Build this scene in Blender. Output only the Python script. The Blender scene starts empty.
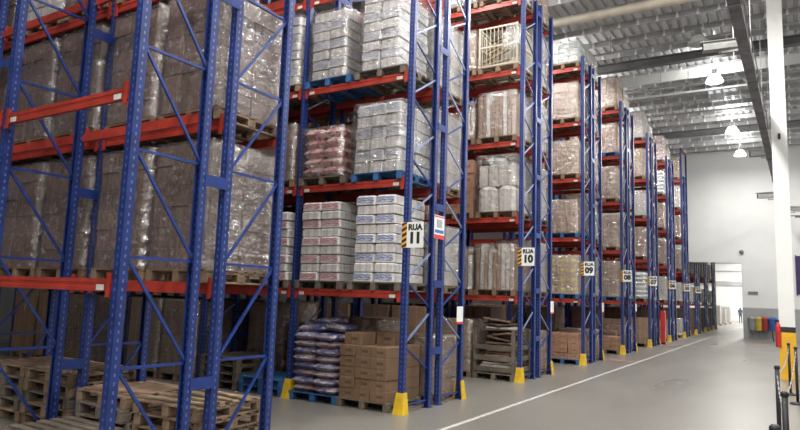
import bpy, math, random
from mathutils import Vector, Matrix, noise

scene = bpy.context.scene
COL = scene.collection
R = random.Random(11)

# ------------------------------------------------------------------ camera
CAM = Vector((5.139, 0.0, 1.8))
FW = Vector((-0.52305266, 0.84311478, 0.12479334))
RT = Vector((0.85151983, 0.52320657, 0.03418871))
UP = Vector((0.03646769, -0.1241465, 0.99159354))
FPX = 634.23
cd = bpy.data.cameras.new('camera'); cam = bpy.data.objects.new('camera', cd); COL.objects.link(cam)
cam.matrix_world = Matrix(((RT.x, UP.x, -FW.x, CAM.x), (RT.y, UP.y, -FW.y, CAM.y), (RT.z, UP.z, -FW.z, CAM.z), (0, 0, 0, 1)))
cd.sensor_fit = 'HORIZONTAL'; cd.sensor_width = 36.0; cd.lens = FPX / 800 * 36.0
cd.clip_start = 0.05; cd.clip_end = 400
scene.camera = cam

# ------------------------------------------------------------------ world, exposure
w = bpy.data.worlds.new('world'); scene.world = w; w.use_nodes = True
bg = w.node_tree.nodes['Background']
bg.inputs[0].default_value = (0.88, 0.94, 1.0, 1); bg.inputs[1].default_value = 0.7
vs = scene.view_settings
vs.view_transform = 'Standard'; vs.look = 'None'; vs.gamma = 1.0; vs.use_curve_mapping = False
vs.exposure = 0.05
LAMP_W = 300.0          # power of one high bay lamp

def ray(px, py):
    return (FW * FPX + RT * (px - 400) + UP * (215 - py)).normalized()
def on_plane(px, py, axis, v):
    d = ray(px, py); return CAM + d * ((v - CAM[axis]) / d[axis])

# ------------------------------------------------------------------ materials
MATS = {}
def nt(name):
    m = bpy.data.materials.new(name); m.use_nodes = True
    t = m.node_tree; b = t.nodes['Principled BSDF']
    return m, t, b
def node(t, typ, **kw):
    n = t.nodes.new(typ)
    for k, v in kw.items(): setattr(n, k, v)
    return n
def math_(t, op, a, b=None, c=None):
    n = node(t, 'ShaderNodeMath', operation=op)
    for i, v in enumerate((a, b, c)):
        if v is None: continue
        if isinstance(v, (int, float)): n.inputs[i].default_value = v
        else: t.links.new(v, n.inputs[i])
    return n.outputs[0]
def mixc(t, fac, a, b):
    n = node(t, 'ShaderNodeMix', data_type='RGBA')
    if isinstance(fac, (int, float)): n.inputs[0].default_value = fac
    else: t.links.new(fac, n.inputs[0])
    for i, v in ((6, a), (7, b)):
        if isinstance(v, tuple): n.inputs[i].default_value = (*v[:3], 1)
        else: t.links.new(v, n.inputs[i])
    return n.outputs[2]
def ramp(t, fac, lo, hi):
    n = node(t, 'ShaderNodeMapRange'); n.inputs[1].default_value = lo; n.inputs[2].default_value = hi
    t.links.new(fac, n.inputs[0]); return n.outputs[0]
def coords(t, which='Object'):
    return node(t, 'ShaderNodeTexCoord').outputs[which]
def noise_(t, scale, detail=3, vec=None, stretch=None, rough=.55):
    n = node(t, 'ShaderNodeTexNoise'); n.inputs['Scale'].default_value = scale
    n.inputs['Detail'].default_value = detail; n.inputs['Roughness'].default_value = rough
    if vec is None: vec = coords(t)
    if stretch:
        mp = node(t, 'ShaderNodeMapping'); mp.inputs['Scale'].default_value = stretch
        t.links.new(vec, mp.inputs[0]); vec = mp.outputs[0]
    t.links.new(vec, n.inputs['Vector'])
    return n.outputs[0]
def rnd(t): return node(t, 'ShaderNodeObjectInfo').outputs['Random']
def bump(t, b, h, s=.3, d=.01):
    n = node(t, 'ShaderNodeBump'); n.inputs['Strength'].default_value = s; n.inputs['Distance'].default_value = d
    t.links.new(h, n.inputs['Height']); t.links.new(n.outputs[0], b.inputs['Normal'])
def plain(name, c, rough=.5, metal=0., var=.12, scale=4., randv=.0, spec=.5):
    m, t, b = nt(name)
    dark = tuple(x * (1 - var * 1.6) for x in c); light = tuple(min(1, x * (1 + var)) for x in c)
    col = mixc(t, ramp(t, noise_(t, scale), .3, .7), dark, light)
    if randv:
        col = mixc(t, math_(t, 'MULTIPLY', rnd(t), randv), col, tuple(x * .45 for x in c))
    t.links.new(col, b.inputs['Base Color'])
    b.inputs['Roughness'].default_value = rough; b.inputs['Metallic'].default_value = metal
    b.inputs['Specular IOR Level'].default_value = spec
    MATS[name] = m; return m
def emit(name, c, s):
    m = bpy.data.materials.new(name); m.use_nodes = True; t = m.node_tree
    t.nodes.remove(t.nodes['Principled BSDF']); e = node(t, 'ShaderNodeEmission')
    e.inputs[0].default_value = (*c, 1); e.inputs[1].default_value = s
    t.links.new(e.outputs[0], t.nodes['Material Output'].inputs[0]); MATS[name] = m; return m

def rack_blue():
    m, t, b = nt('rack_blue')
    base = mixc(t, ramp(t, noise_(t, 9, 4), .35, .75), (.008, .022, .12), (.015, .040, .205))
    sx = node(t, 'ShaderNodeSeparateXYZ'); t.links.new(coords(t), sx.inputs[0])
    fr = math_(t, 'FRACT', math_(t, 'MULTIPLY', sx.outputs[2], 1 / .075))
    dz = math_(t, 'LESS_THAN', math_(t, 'ABSOLUTE', math_(t, 'SUBTRACT', fr, .5)), .2)
    ax = math_(t, 'ABSOLUTE', sx.outputs[0]); ay = math_(t, 'ABSOLUTE', sx.outputs[1])
    hx = math_(t, 'LESS_THAN', math_(t, 'ABSOLUTE', math_(t, 'SUBTRACT', ax, .0)), .008)
    hy = math_(t, 'LESS_THAN', math_(t, 'ABSOLUTE', math_(t, 'SUBTRACT', ay, .0)), .008)
    hole = math_(t, 'MULTIPLY', dz, math_(t, 'MAXIMUM', hx, hy))
    col = mixc(t, math_(t, 'MULTIPLY', hole, .38), base, (.30, .34, .46))
    t.links.new(col, b.inputs['Base Color']); b.inputs['Roughness'].default_value = .38
    MATS['rack_blue'] = m
rack_blue()
plain('brace_blue', (.013, .04, .21), .35, 0, .2)
plain('steel_brace', (.22, .27, .46), .4, .3, .15)
plain('beam_red', (.36, .038, .024), .42, 0, .18, 5)
plain('guard_yellow', (.72, .46, .02), .5, 0, .15, 6)
plain('sticker_white', (.62, .6, .56), .6, 0, .15, 20)
plain('pallet_wood', (.26, .175, .115), .85, 0, .25, 6, .55)
plain('pallet_grey', (.17, .14, .11), .9, 0, .25, 6, .5)
plain('pallet_blue', (.03, .12, .30), .7, 0, .25, 6, .3)
plain('stick_wood', (.42, .31, .20), .8, 0, .2, 8, .4)
plain('cage_metal', (.50, .47, .38), .5, .2, .1, 8)
plain('black_plastic', (.015, .015, .02), .5, 0, .1)
plain('black_paint', (.02, .02, .02), .6, 0, .1)
plain('white_paint', (.85, .86, .84), .55, 0, .03, 1.)
plain('wall_white', (.68, .69, .685), .7, 0, .05, .35)
plain('wall_grey', (.33, .34, .35), .7, 0, .08, 1.)
plain('wall_dark', (.10, .10, .105), .8, 0, .1, 1.)
plain('yellow_paint', (.83, .45, .02), .5, 0, .08, 3)
plain('red_paint', (.55, .03, .03), .35, 0, .1)
plain('blue_bin', (.02, .10, .36), .4, 0, .1)
plain('yellow_bin', (.42, .32, .05), .4, 0, .1)
plain('red_bin', (.26, .03, .03), .4, 0, .1)
plain('grey_plastic', (.22, .23, .24), .5, 0, .1)
plain('housing_grey', (.32, .32, .31), .5, 0, .1)
plain('duct_grey', (.16, .15, .17), .5, .2, .3, 3)
plain('purlin_grey', (.46, .47, .48), .5, .3, .15, 2)
plain('dark_steel', (.18, .185, .19), .6, .2, .15, 2)
plain('cream_steel', (.66, .60, .49), .55, 0, .1, 2)
plain('panel_pale', (.60, .61, .60), .6, 0, .05, 1)
plain('marking_white', (.47, .47, .45), .6, 0, .18, 9)
plain('marking_red', (.27, .14, .11), .7, 0, .3, 5)
plain('orange_stripe', (.85, .42, .04), .5, 0, .05)
plain('poster_blue', (.06, .16, .42), .5, 0, .05)
plain('poster_red', (.65, .05, .05), .5, 0, .05)
plain('poster_grey', (.42, .43, .44), .6, 0, .3, 60)
plain('clothes_dark', (.06, .07, .12), .8, 0, .1)
plain('skin', (.45, .26, .18), .6, 0, .1)
plain('purple_panel', (.035, .02, .10), .5, 0, .1)
emit('lamp_glow', (1, .98, .94), 42.)
emit('acrylic_glow', (1, .98, .95), 7.)
emit('skylight', (.95, .98, 1), .75)

def floor_mat():
    m, t, b = nt('concrete_floor')
    v = coords(t)
    n1 = noise_(t, .25, 1, v); n2 = noise_(t, .55, 1, v, (1.6, .4, 1)); n3 = noise_(t, 6, 2, v)
    c = mixc(t, n1, (.150, .142, .128), (.27, .257, .235))
    c = mixc(t, math_(t, 'MULTIPLY', n2, .5), c, (.165, .155, .14))
    c = mixc(t, math_(t, 'MULTIPLY', n3, .12), c, (.12, .115, .105))
    t.links.new(c, b.inputs['Base Color'])
    t.links.new(math_(t, 'ADD', math_(t, 'MULTIPLY', n2, .26), .2), b.inputs['Roughness'])
    MATS['concrete_floor'] = m
floor_mat()

def cardboard(name, c, rv=.35, label=None, shine=0):
    m, t, b = nt(name)
    col = mixc(t, ramp(t, noise_(t, 6, 4), .3, .7), tuple(x * .82 for x in c), tuple(x * 1.1 for x in c))
    col = mixc(t, math_(t, 'MULTIPLY', rnd(t), rv), col, tuple(x * .55 for x in c))
    g = node(t, 'ShaderNodeSeparateXYZ'); t.links.new(coords(t, 'Generated'), g.inputs[0])
    tape = math_(t, 'LESS_THAN', math_(t, 'ABSOLUTE', math_(t, 'SUBTRACT', g.outputs[0], .5)), .05)
    col = mixc(t, math_(t, 'MULTIPLY', tape, .35), col, tuple(min(1, x * 1.5) for x in c))
    if label:
        lx = math_(t, 'LESS_THAN', math_(t, 'ABSOLUTE', math_(t, 'SUBTRACT', g.outputs[0], .6)), .2)
        lz = math_(t, 'LESS_THAN', math_(t, 'ABSOLUTE', math_(t, 'SUBTRACT', g.outputs[2], .5)), .13)
        col = mixc(t, math_(t, 'MULTIPLY', math_(t, 'MULTIPLY', lx, lz), .8), col, label)
    t.links.new(col, b.inputs['Base Color']); b.inputs['Roughness'].default_value = .75
    MATS[name] = m
cardboard('card_brown', (.27, .17, .11), .4)
cardboard('card_grey', (.17, .105, .08), .5)
cardboard('card_red', (.36, .20, .13), .4, (.22, .10, .07))
cardboard('card_print', (.20, .122, .07), .3, (.08, .05, .03))
cardboard('card_yellowlabel', (.42, .31, .20), .2, (.75, .62, .05))
cardboard('card_tan', (.31, .205, .135), .4)
cardboard('card_white', (.50, .47, .44), .3)

def bundle(name, label, base=(.72, .70, .68), ribs=False, amt=.85):
    """paper bundle: pale ribbed packs, or packs with a printed band"""
    m, t, b = nt(name)
    g = node(t, 'ShaderNodeSeparateXYZ'); t.links.new(coords(t, 'Generated'), g.inputs[0])
    col = mixc(t, ramp(t, noise_(t, 14, 3), .35, .7), tuple(x * .72 for x in base), base)
    if ribs:
        fx = math_(t, 'FRACT', math_(t, 'MULTIPLY', math_(t, 'ADD', g.outputs[0], g.outputs[1]), 3.0))
        line = math_(t, 'LESS_THAN', fx, .16)
        col = mixc(t, math_(t, 'MULTIPLY', line, .55), col, tuple(x * .45 for x in base))
    else:
        lz = math_(t, 'LESS_THAN', math_(t, 'ABSOLUTE', math_(t, 'SUBTRACT', g.outputs[2], .48)), .36)
        lx = math_(t, 'LESS_THAN', math_(t, 'ABSOLUTE', math_(t, 'SUBTRACT', g.outputs[0], .5)), .44)
        bl = ramp(t, noise_(t, 16, 3, None, (1, 1, 3.2)), .38, .55)
        f = math_(t, 'MULTIPLY', math_(t, 'MULTIPLY', lz, lx), math_(t, 'MULTIPLY', bl, amt))
        col = mixc(t, f, col, label)
    t.links.new(col, b.inputs['Base Color']); b.inputs['Roughness'].default_value = .4
    MATS[name] = m
bundle('pack_plain', None, (.70, .67, .66), True)
bundle('pack_pink', (.42, .10, .15))
bundle('pack_blue', (.08, .14, .36))
bundle('pack_greyblue', (.16, .20, .32), (.60, .59, .58), False, .7)
bundle('pack_grey', None, (.60, .58, .57), True)

def mottled(name, a, c2, c3, scale=7, rough=.35):
    m, t, b = nt(name)
    v = node(t, 'ShaderNodeVectorMath', operation='ADD'); t.links.new(coords(t), v.inputs[0])
    cm = node(t, 'ShaderNodeCombineXYZ'); rr = math_(t, 'MULTIPLY', rnd(t), 37.)
    t.links.new(rr, cm.inputs[0]); t.links.new(rr, cm.inputs[1]); t.links.new(cm.outputs[0], v.inputs[1])
    n1 = noise_(t, scale, 3, v.outputs[0]); n2 = noise_(t, scale * 1.7, 2, v.outputs[0], (1, 1, 2))
    col = mixc(t, ramp(t, n1, .44, .54), a, c2); col = mixc(t, ramp(t, n2, .54, .62), col, c3)
    t.links.new(col, b.inputs['Base Color']); b.inputs['Roughness'].default_value = rough
    bump(t, b, noise_(t, 18, 3, v.outputs[0]), .35, .01)
    MATS[name] = m
mottled('sack_purple', (.07, .085, .21), (.22, .19, .27), (.52, .48, .52), 5)
mottled('sack_pink', (.34, .21, .22), (.45, .38, .39), (.10, .11, .23), 5)
mottled('sack_red', (.42, .10, .10), (.62, .40, .38), (.70, .60, .56), 8)
mottled('sack_white', (.66, .68, .68), (.74, .75, .75), (.35, .50, .52), 5)
mottled('sack_pinkwhite', (.60, .34, .36), (.70, .58, .58), (.72, .66, .66), 6)

def film():
    m = bpy.data.materials.new('stretch_film'); m.use_nodes = True; t = m.node_tree
    t.nodes.remove(t.nodes['Principled BSDF'])
    v = node(t, 'ShaderNodeVectorMath', operation='ADD'); t.links.new(coords(t), v.inputs[0])
    cm = node(t, 'ShaderNodeCombineXYZ'); rr = math_(t, 'MULTIPLY', rnd(t), 53.)
    t.links.new(rr, cm.inputs[0]); t.links.new(rr, cm.inputs[2]); t.links.new(cm.outputs[0], v.inputs[1])
    tr = node(t, 'ShaderNodeBsdfTransparent'); gl = node(t, 'ShaderNodeBsdfGlossy'); df = node(t, 'ShaderNodeBsdfDiffuse')
    tr.inputs[0].default_value = (.97, .97, .97, 1)
    gl.inputs[0].default_value = (.95, .95, .95, 1); gl.inputs[1].default_value = .2
    df.inputs[0].default_value = (.58, .56, .56, 1)
    h = noise_(t, 5.5, 4, v.outputs[0], (1, 1, 1.9)); h2 = noise_(t, 19, 3, v.outputs[0], (1.2, 1.2, .6))
    bp = node(t, 'ShaderNodeBump'); bp.inputs['Strength'].default_value = 1.; bp.inputs['Distance'].default_value = .08
    t.links.new(math_(t, 'ADD', h, math_(t, 'MULTIPLY', h2, .2)), bp.inputs['Height'])
    t.links.new(bp.outputs[0], gl.inputs['Normal']); t.links.new(bp.outputs[0], df.inputs['Normal'])
    m1 = node(t, 'ShaderNodeMixShader'); m1.inputs[0].default_value = .78
    t.links.new(df.outputs[0], m1.inputs[1]); t.links.new(gl.outputs[0], m1.inputs[2])
    m2 = node(t, 'ShaderNodeMixShader')
    f = math_(t, 'ADD', .2, math_(t, 'MULTIPLY', ramp(t, noise_(t, 7, 5, v.outputs[0], (1, 1, 2.2), .65), .52, .70), .5))
    t.links.new(f, m2.inputs[0]); t.links.new(tr.outputs[0], m2.inputs[1]); t.links.new(m1.outputs[0], m2.inputs[2])
    t.links.new(m2.outputs[0], t.nodes['Material Output'].inputs[0]); MATS['stretch_film'] = m
film()
def glossdeck():
    m, t, b = nt('roof_deck')
    c = mixc(t, ramp(t, noise_(t, .5, 4), .35, .7), (.56, .57, .58), (.70, .71, .72))
    t.links.new(c, b.inputs['Base Color']); b.inputs['Roughness'].default_value = .45; b.inputs['Metallic'].default_value = .0
    MATS['roof_deck'] = m
glossdeck()

# ------------------------------------------------------------------ mesh helpers
class MB:
    def __init__(s): s.v = []; s.f = []
    def box(s, x0, x1, y0, y1, z0, z1, m=None):
        o = len(s.v)
        p = [(x0, y0, z0), (x1, y0, z0), (x1, y1, z0), (x0, y1, z0), (x0, y0, z1), (x1, y0, z1), (x1, y1, z1), (x0, y1, z1)]
        s.v += [tuple(m @ Vector(q)) if m else q for q in p]
        s.f += [tuple(o + i for i in f) for f in ((0, 3, 2, 1), (4, 5, 6, 7), (0, 1, 5, 4), (1, 2, 6, 5), (2, 3, 7, 6), (3, 0, 4, 7))]
        return s
    def bar(s, a, b, w, h, up=(0, 0, 1)):
        a = Vector(a); b = Vector(b); d = (b - a).normalized(); u = Vector(up)
        if abs(d.dot(u)) > .98: u = Vector((1, 0, 0))
        r = d.cross(u).normalized(); u = r.cross(d)
        o = len(s.v)
        for p in (a, b):
            for i, j in ((-1, -1), (1, -1), (1, 1), (-1, 1)): s.v.append(tuple(p + r * (i * w / 2) + u * (j * h / 2)))
        s.f += [tuple(o + i for i in f) for f in ((0, 1, 2, 3), (7, 6, 5, 4), (0, 4, 5, 1), (1, 5, 6, 2), (2, 6, 7, 3), (3, 7, 4, 0))]
        return s
    def tube(s, pts, r, n=8, rs=None):
        o = len(s.v); pts = [Vector(p) for p in pts]
        for i, p in enumerate(pts):
            d = (pts[min(i + 1, len(pts) - 1)] - pts[max(i - 1, 0)]).normalized()
            u = Vector((0, 0, 1)) if abs(d.z) < .9 else Vector((1, 0, 0))
            a = d.cross(u).normalized(); b = a.cross(d); rr = rs[i] if rs else r
            for k in range(n):
                an = 2 * math.pi * k / n; s.v.append(tuple(p + a * (rr * math.cos(an)) + b * (rr * math.sin(an))))
        for i in range(len(pts) - 1):
            for k in range(n):
                s.f.append((o + i * n + k, o + i * n + (k + 1) % n, o + (i + 1) * n + (k + 1) % n, o + (i + 1) * n + k))
        s.f.append(tuple(o + k for k in range(n))[::-1]); s.f.append(tuple(o + (len(pts) - 1) * n + k for k in range(n)))
        return s
    def prism(s, prof, axis, a, b):
        """profile points in the two other axes, extruded along axis from a to b"""
        o = len(s.v); n = len(prof)
        for v in (a, b):
            for p in prof:
                q = list(p); q.insert(axis, v); s.v.append(tuple(q))
        for k in range(n): s.f.append((o + k, o + (k + 1) % n, o + n + (k + 1) % n, o + n + k))
        s.f.append(tuple(o + k for k in range(n))[::-1]); s.f.append(tuple(o + n + k for k in range(n)))
        return s
    def lathe(s, prof, n=16, c=(0, 0, 0)):
        o = len(s.v)
        for r, z in prof:
            for k in range(n):
                an = 2 * math.pi * k / n; s.v.append((c[0] + r * math.cos(an), c[1] + r * math.sin(an), c[2] + z))
        for i in range(len(prof) - 1):
            for k in range(n): s.f.append((o + i * n + k, o + i * n + (k + 1) % n, o + (i + 1) * n + (k + 1) % n, o + (i + 1) * n + k))
        return s
    def mesh(s, name, mat, smooth=False):
        me = bpy.data.meshes.new(name); me.from_pydata(s.v, [], s.f)
        me.materials.append(MATS[mat])
        import bmesh
        bm = bmesh.new(); bm.from_mesh(me); bmesh.ops.recalc_face_normals(bm, faces=bm.faces); bm.to_mesh(me); bm.free()
        if smooth: me.shade_smooth()
        return me
CACHE = {}
TEXT = {}
def make_text(body, size, bold):
    c = bpy.data.curves.new('lettering', 'FONT'); c.body = body; c.size = size; c.align_x = 'CENTER'; c.align_y = 'CENTER'; c.extrude = .002; c.offset = bold; c.resolution_u = 3
    tmp = bpy.data.objects.new('lettering_source', c); COL.objects.link(tmp); bpy.context.view_layer.update()
    me = bpy.data.meshes.new_from_object(tmp.evaluated_get(bpy.context.evaluated_depsgraph_get())); bpy.data.objects.remove(tmp)
    me.materials.clear(); me.materials.append(MATS['black_paint']); TEXT[body] = me
make_text('RUA', .125, .007)
for n_ in ('11', '10', '09', '08', '07', '06', '05', '04'): make_text(n_, .225, .014)
def cached(key, fn):
    if key not in CACHE: CACHE[key] = fn()
    return CACHE[key]
def tag(o, label=None, cat=None, group=None, kind=None):
    if label: o['label'] = label
    if cat: o['category'] = cat
    if group: o['group'] = group
    if kind: o['kind'] = kind
    return o
def obj(name, me, parent=None, loc=(0, 0, 0), rot=(0, 0, 0), label=None, cat=None, group=None, kind=None):
    o = bpy.data.objects.new(name, me); COL.objects.link(o)
    o.location = loc; o.rotation_euler = rot
    if parent: o.parent = parent
    return tag(o, label, cat, group, kind)
def empty(name, loc, rz=0, **kw):
    o = obj(name, None, None, loc, (0, 0, rz), **kw); o.empty_display_size = .2; return o
def cbox(wx, wy, wz, mat, ch=.008):
    """box with its base at z=0 and chamfered vertical and top edges, shared by size"""
    def mk():
        m = MB(); a, b = wx / 2, wy / 2; c = min(ch, a * .4, b * .4, wz * .3)
        def ring(i, z): return [(-a + i, -b, z), (a - i, -b, z), (a, -b + i, z), (a, b - i, z), (a - i, b, z), (-a + i, b, z), (-a, b - i, z), (-a, -b + i, z)]
        r0 = ring(c, 0); r1 = ring(c, wz - c); r2 = [(x * (1 - c / a), y * (1 - c / b), wz) for x, y, z in r1]
        m.v = r0 + r1 + r2
        for l in (0, 8):
            for k in range(8): m.f.append((l + k, l + (k + 1) % 8, l + 8 + (k + 1) % 8, l + 8 + k))
        m.f += [tuple(range(16, 24)), tuple(range(7, -1, -1))]
        return m.mesh('carton', mat)
    return cached(('cb', round(wx, 3), round(wy, 3), round(wz, 3), mat), mk)
def pillow(wx, wy, wz, mat, seed=0):
    def mk():
        m = MB(); nx, ny = 12, 8; rr = random.Random(seed); off = Vector((seed * 3.7, 1.3, seed))
        def grid(sgn):
            g = []
            for j in range(ny + 1):
                for i in range(nx + 1):
                    u = -1 + 2 * i / nx; v = -1 + 2 * j / ny
                    e = max(0, (1 - abs(u) ** 4) * (1 - abs(v) ** 4)) ** .45
                    x = u * wx / 2 * (1 - .05 * v * v); y = v * wy / 2 * (1 - .05 * u * u)
                    z = wz / 2 + sgn * wz / 2 * e * (1 + .10 * noise.noise(Vector((u * 1.7, v * 1.7, sgn)) + off))
                    g.append((x, y, min(max(z, 0), wz * 1.04)))
            return g
        m.v = grid(1) + grid(-1); n = (nx + 1) * (ny + 1)
        for j in range(ny):
            for i in range(nx):
                a = j * (nx + 1) + i; q = (a, a + 1, a + nx + 2, a + nx + 1)
                m.f.append(q); m.f.append(tuple(n + k for k in q[::-1]))
        return m.mesh('sack', mat, True)
    return cached(('pl', round(wx, 3), round(wy, 3), round(wz, 3), mat, seed), mk)
def film_mesh(wx, wy, wz, seed):
    def mk():
        m = MB(); n = 9; off = Vector((seed * 5.1, seed * 2.3, 0)); a, b = wx / 2 + .018, wy / 2 + .018
        ring = []
        for k in range(n): ring.append((-a + 2 * a * k / n, -b))
        for k in range(n): ring.append((a, -b + 2 * b * k / n))
        for k in range(n): ring.append((a - 2 * a * k / n, b))
        for k in range(n): ring.append((-a, b - 2 * b * k / n))
        nz = 11; L = len(ring)
        for j in range(nz + 1):
            z = (wz + .02) * j / nz
            for x, y in ring:
                p = Vector((x, y, z)); d = Vector((x / a, y / b, 0))
                q = noise.noise(p * 3.2 + off) * .016 + noise.noise(Vector((x * 9, y * 9, z * 5)) + off) * .010 + .010
                s = (1 - .02 * (j / nz) ** 3)
                m.v.append((x * s + d.x * q, y * s + d.y * q, z + (noise.noise(p * 4 + off) * .012 if j == nz else 0)))
        for j in range(nz):
            for k in range(L): m.f.append((j * L + k, j * L + (k + 1) % L, (j + 1) * L + (k + 1) % L, (j + 1) * L + k))
        m.f.append(tuple(nz * L + k for k in range(L)))
        return m.mesh('stretch_film', 'stretch_film', True)
    return cached(('fm', round(wx, 2), round(wy, 2), round(wz, 2), seed % 3), mk)

# ------------------------------------------------------------------ lay-out numbers (metres)
Y0, PITCH, D, S, B = 3.557, 4.953, 0.82, 0.342, 2.238
LV = [1.74, 3.52, 5.28, 6.98, 8.69]; BH = 0.115; TOP = 9.12
WALL_Y = 42.0; ROOF = 11.1
def row_y(k): return Y0 + PITCH * k
NUM = {1: '11', 2: '10', 3: '09', 4: '08', 5: '07', 6: '06', 7: '05', 8: '04', 9: '03', 10: '02'}
NTH = ['nearest', 'second', 'third', 'fourth', 'fifth', 'sixth', 'seventh', 'eighth', 'ninth', 'tenth', 'eleventh']
def rackname(k): return '%s rack' % NTH[k]
ORD = ['floor', 'first', 'second', 'third', 'fourth', 'fifth', 'sixth', 'seventh', 'eighth', 'ninth', 'tenth', 'eleventh', 'twelfth']

# ------------------------------------------------------------------ the setting
m = MB().box(-16, 20, -14, 110, -.2, 0)
floor = obj('floor', m.mesh('floor', 'concrete_floor'), label='polished grey concrete warehouse floor', kind='structure')
obj('floor_marking', MB().box(.975, 1.05, 5.0, 100, 0, .004).mesh('floor_marking', 'marking_white'), floor, label='long white painted line along the aisle')
for k in (3, 5):
    y = row_y(k) + 2.1
    obj('floor_marking', MB().box(.12, .95, y, y + .75, 0, .004).mesh('floor_marking', 'marking_red'), floor, label='worn red painted patch beside the rack end')

# end wall with the wide opening, left wall, right wall
m = MB(); m.box(-16, 2.62, WALL_Y, WALL_Y + .3, 4.37, ROOF + .6); m.box(2.62, 20, WALL_Y, WALL_Y + .3, 0, ROOF + .6); m.box(-16, -2.5, WALL_Y, WALL_Y + .3, 0, 4.37)
wb = obj('wall_back', m.mesh('wall_back', 'wall_white'), label='white end wall with a wide opening beside the racks', kind='structure')
obj('dado', MB().box(2.64, 20, WALL_Y - .012, WALL_Y, 0, 1.75).mesh('dado', 'wall_grey'), wb, label='grey painted lower band of the end wall')
obj('wall_left', MB().box(-16.2, -16, -14, WALL_Y, 0, ROOF + .6).mesh('wall_left', 'wall_dark'), label='dark grey side wall behind the racks', kind='structure')
obj('wall_right', MB().box(20, 20.2, -14, WALL_Y, 0, ROOF + .6).mesh('wall_right', 'wall_white'), label='white side wall across the warehouse', kind='structure')

# unseen wall behind the camera; door openings added to let light onto the aisle
m = MB(); m.box(-16, 2.5, -14.3, -14, 0, ROOF + .6); m.box(2.5, 20, -14.3, -14, 4.6, ROOF + .6); m.box(7.5, 10, -14.3, -14, 0, 4.6); m.box(15, 20, -14.3, -14, 0, 4.6)
obj('wall_front', m.mesh('wall_front', 'wall_white'), label='unseen white wall with two door openings added for aisle light', kind='structure')
# roof: ribbed steel deck
m = MB(); p = .30; xs = []
x = -16.0
while x < 20:
    xs += [(x, ROOF), (x + .17, ROOF), (x + .19, ROOF + .09), (x + .28, ROOF + .09)]; x += p
prof = xs
for yy in (-14, WALL_Y):
    m.v += [(a, yy, z) for a, z in prof]
n = len(prof)
for i in range(n - 1): m.f.append((i, i + 1, n + i + 1, n + i))
top = [(-16, ROOF + .2), (prof[-1][0], ROOF + .2)]
o = len(m.v); m.v += [(-16, -14, ROOF + .2), (prof[-1][0], -14, ROOF + .2), (prof[-1][0], WALL_Y, ROOF + .2), (-16, WALL_Y, ROOF + .2)]; m.f.append((o, o + 1, o + 2, o + 3))
ceiling = obj('ceiling', m.mesh('ceiling', 'roof_deck'), label='ribbed grey metal roof deck', kind='structure')
pm = MB().prism([(-.035, ROOF - .20), (.035, ROOF - .20), (.035, ROOF - .17), (-.01, ROOF - .17), (-.01, ROOF - .02), (.035, ROOF - .02), (.035, ROOF - .003), (-.035, ROOF - .003)], 0, -15.9, 19.9).mesh('purlin', 'purlin_grey')
y = -12.0
while y < WALL_Y - .4:
    obj('purlin', pm, ceiling, (0, y, 0)); y += 1.32
# light reflected onto the purlins by the deck ribs, put in as white wedges
glint = MB().prism([(-.05, ROOF - .20), (.05, ROOF - .20), (.02, ROOF - .005), (-.02, ROOF - .005)], 1, -.012, 0).mesh('purlin_glint', 'white_paint')
y = -12.0 + 1.32 * 20
while y < WALL_Y - .4:
    for i in range(14): obj('purlin_glint', glint, ceiling, (-1.89 + .6 * i, y - .04, 0))
    y += 1.32
# heavy girders, the cream pipe beam, the pale fascia panels
for gy in (3.4, 13.4, 24.2, 35.6):
    g = MB().box(-15.9, 19.9, gy - .15, gy + .15, ROOF - .52, ROOF - .49).box(-15.9, 19.9, gy - .15, gy + .15, ROOF - .24, ROOF - .21).box(-15.9, 19.9, gy - .02, gy + .02, ROOF - .49, ROOF - .24)
    obj('girder', g.mesh('girder', 'dark_steel'), ceiling)
g = MB().tube([(-15.9, 18.9, 10.55), (19.9, 18.9, 10.55)], .14, 10).mesh('roof_pipe', 'cream_steel', True)
obj('roof_pipe', g, ceiling, label='cream painted pipe under the roof deck')
for i in range(28):
    obj('fascia_panel', cached('fascia', lambda: MB().box(0, .97, -.02, .02, ROOF - .62, ROOF - .22).mesh('fascia_panel', 'panel_pale')), ceiling, (-9 + i * 1.0, 25.9, 0))
for cy in (16.6, 21.9, 26.6, 30.6):
    c = MB().tube([(-15.9, cy, 10.45), (19.9, cy, 10.45)], .035, 6).mesh('roof_rail', 'purlin_grey')
    rr_ = obj('roof_rail', c, ceiling)
    hg = cached('hang', lambda: MB().box(-.012, .012, -.012, .012, 0, ROOF - 10.47).mesh('hanger', 'purlin_grey'))
    for i in range(8): obj('hanger', hg, rr_, (-6 + i * 2.0, cy, 10.47))
# lattice truss behind the fascia
tr = MB(); tr.box(-15.9, 19.9, 26.55, 26.65, 10.12, 10.2)
trs = obj('roof_truss', tr.mesh('roof_truss', 'purlin_grey'), ceiling)
web = cached('web', lambda: MB().bar((0, 0, 10.2), (.6, 0, 10.9), .03, .03).bar((.6, 0, 10.9), (1.2, 0, 10.2), .03, .03).mesh('truss_web', 'purlin_grey'))
for i in range(18): obj('truss_web', web, trs, (-8 + 1.2 * i, 26.6, 0))
# translucent roof lights
for i, yy in enumerate((29.6, 31.3)):
    for j in range(4):
        obj('skylight_pane', cached('skyp', lambda: MB().box(0, .17, 0, 1.0, ROOF - .012, ROOF - .002).mesh('skylight_pane', 'skylight')), ceiling, (2.3 + j * .3, yy, 0))

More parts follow.
